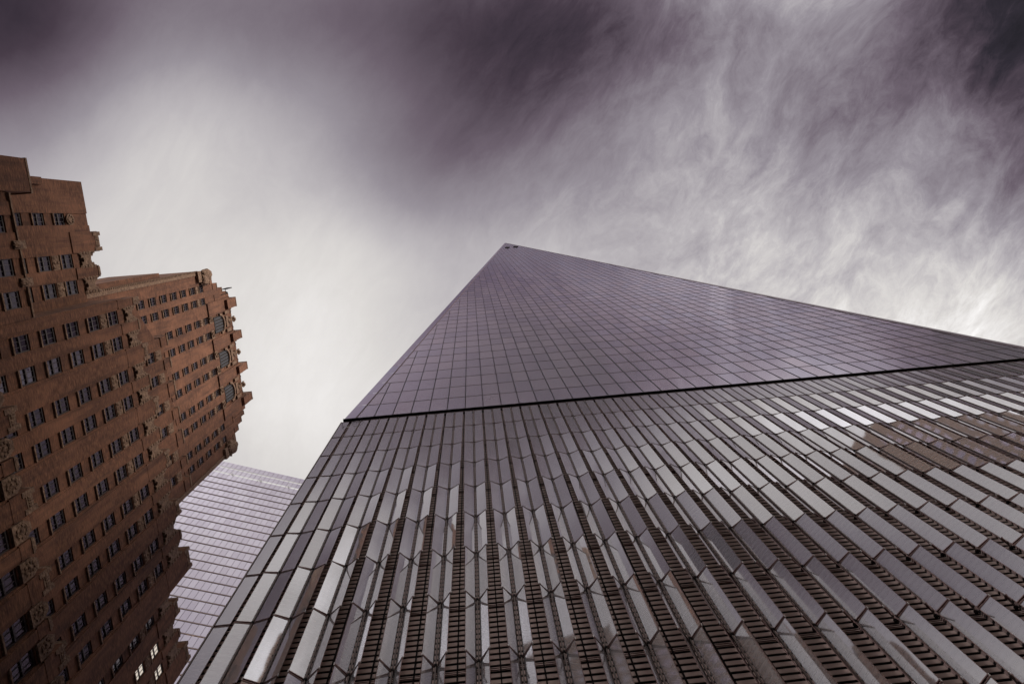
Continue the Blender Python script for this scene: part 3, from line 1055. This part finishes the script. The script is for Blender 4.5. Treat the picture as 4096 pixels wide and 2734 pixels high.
mb.tube([(XU, -5.3, G + 129.0), (XU + 0.1, -5.4, G + 132.0)], 0.06)
mb.blob((XU + 0.1, -5.4, G + 132.1), (0.18, 0.22, 0.22), 0, 5, 8, 0)
bpart(mb, 'floodlight', M_BAR)
mb = MB()
mb.box(XU + 0.2, XU + 0.35, 16.2, 16.3, G + 135.0, G + 137.2)
mb.obox((XU + 0.2, 15.5, G + 136.7), (0.1, 0, 0), (0, 0.9, 0.25), (0, 0, 0.1))
bpart(mb, 'lamp_bracket', M_BAR)

# windows: the hundred that show largest are parts, the rest one part
scored = []
for wd in windows:
    p = project((wd[0], wd[1], wd[2]))
    a = 0
    if p and -0.01 < p[0] < 1.01 and -0.01 < p[1] < 0.68:
        a = 1.0 / (Vector(wd[:3]) - CO).length
        if wd[5]:
            a = 9
    scored.append((a, wd))
scored.sort(key=lambda q: -q[0])


def sash(mb, wd, mi=0):
    x0, y, z, hw, hh, lit = wd
    xf = x0 - 0.30
    fr = 0.075
    mb.box(xf, xf + 0.10, y - hw, y - hw + fr, z - hh, z + hh, mi)
    mb.box(xf, xf + 0.10, y + hw - fr, y + hw, z - hh, z + hh, mi)
    mb.box(xf, xf + 0.10, y - hw + fr, y + hw - fr, z + hh - 0.16, z + hh, mi)
    mb.box(xf, xf + 0.10, y - hw + fr, y + hw - fr, z - hh, z - hh + 0.09, mi)
    mb.box(xf, xf + 0.12, y - hw + fr, y + hw - fr, z - 0.085, z + 0.085, mi)
    for s in (-1, 1):
        q = y + s * hw * 0.34
        mb.box(xf + 0.01, xf + 0.07, q - 0.022, q + 0.022, z - hh + 0.09, z + hh - 0.16, mi)


def pane(mb, wd, mi=0):
    x0, y, z, hw, hh, lit = wd
    mb.box(x0 - 0.34, x0 - 0.285, y - hw + 0.01, y + hw - 0.01, z - hh + 0.01, z + hh - 0.01, mi)


def sill(mb, wd, mi=0):
    x0, y, z, hw, hh, lit = wd
    mb.box(x0 - 0.34, x0 + 0.07, y - hw - 0.03, y + hw + 0.03, z - hh - 0.16, z - hh + 0.012, mi)


rest = MB()
for i, (a, wd) in enumerate(scored):
    if i < 100:
        mb = MB()
        sash(mb, wd)
        wn = bpart(mb, 'window', M_SASH)
        if wd[5]:
            wn['label'] = 'lit window with pale blinds'
        mb = MB()
        pane(mb, wd)
        q = bpart(mb, 'pane', M_LIT if wd[5] else M_WIN, parent=wn)
        mb = MB()
        sill(mb, wd)
        q = bpart(mb, 'sill', M_STONE, parent=wn)
    else:
        sash(rest, wd, 0)
        pane(rest, wd, 1)
        sill(rest, wd, 2)
ro = bpart(rest, 'window', [M_SASH, M_WIN, M_STONE])
ro['kind'] = 'stuff'

# ------------------------------------------------------------------ the stone tower across the street, seen mirrored in the fins, and two added light blockers
blk = thing('shading_office_block', 'broad brown stone office block added to cut light on the brick building, seen only as a dark reflection in the lowest glass fins', 'building', loc=(-8, -118, 0))
mb = MB()  # added behind the camera to darken the brick facade and lowest fins
mb.box(-58, 56, -22, 22, 0.14, 84, 0)
mb.box(-40, 30, -18, 18, 84, 96, 0)
o = mb.build('stone_wall', M_BRICK)
o.parent = blk
mb = MB()
for f in range(19):
    for j in range(34):
        x = -55.5 + j * 3.3
        mb.box(x - 0.8, x + 0.8, 21.9, 22.06, 5 + f * 4.0, 7.3 + f * 4.0)
o = mb.build('window', M_WIN)
o.parent = blk
o['kind'] = 'stuff'
st = thing('stone_tower', 'beige stone office tower seen only as a reflection in the glass fins', 'building', loc=(86, -112, 0))
mb = MB()
mb.box(-34, 22, -22, 22, 0.14, 186, 0)
mb.box(-16, 16, -16, 16, 186, 197, 0)
o = mb.build('stone_wall', M_BEIGE)
o.parent = st
o.rotation_euler = (0, 0, R(20))
mb = MB()
for f in range(44):
    z = 6 + f * 4.0
    for j in range(14):
        y = -19.6 + j * 3.0
        mb.box(-22.06, -21.9, y - 0.85, y + 0.85, z, z + 2.3)
        mb.box(y - 0.85, y + 0.85, 21.9, 22.06, z, z + 2.3)
o = mb.build('window', M_OFF)
o.parent = st
o.rotation_euler = (0, 0, R(20))
o['kind'] = 'stuff'

sl = thing('sun_blocking_slab', 'unseen brown brick slab far down the street, added to keep low sun off the brick building', 'building', loc=(245, -104, 0))
mb = MB()  # added out of view to shade the brick building's lower storeys
mb.box(-18, 18, -44, 34, 0.14, 224, 0)
mb.box(-12, 12, -24, 24, 224, 232, 0)
o = mb.build('brick_wall', M_BRICK)
o.parent = sl
mb = MB()
for f in range(54):
    for j in range(18):
        y = -31.5 + j * 3.7
        mb.box(-18.06, -17.9, y - 0.9, y + 0.9, 5 + f * 4.0, 7.4 + f * 4.0)
o = mb.build('window', M_WIN)
o.parent = sl
o['kind'] = 'stuff'
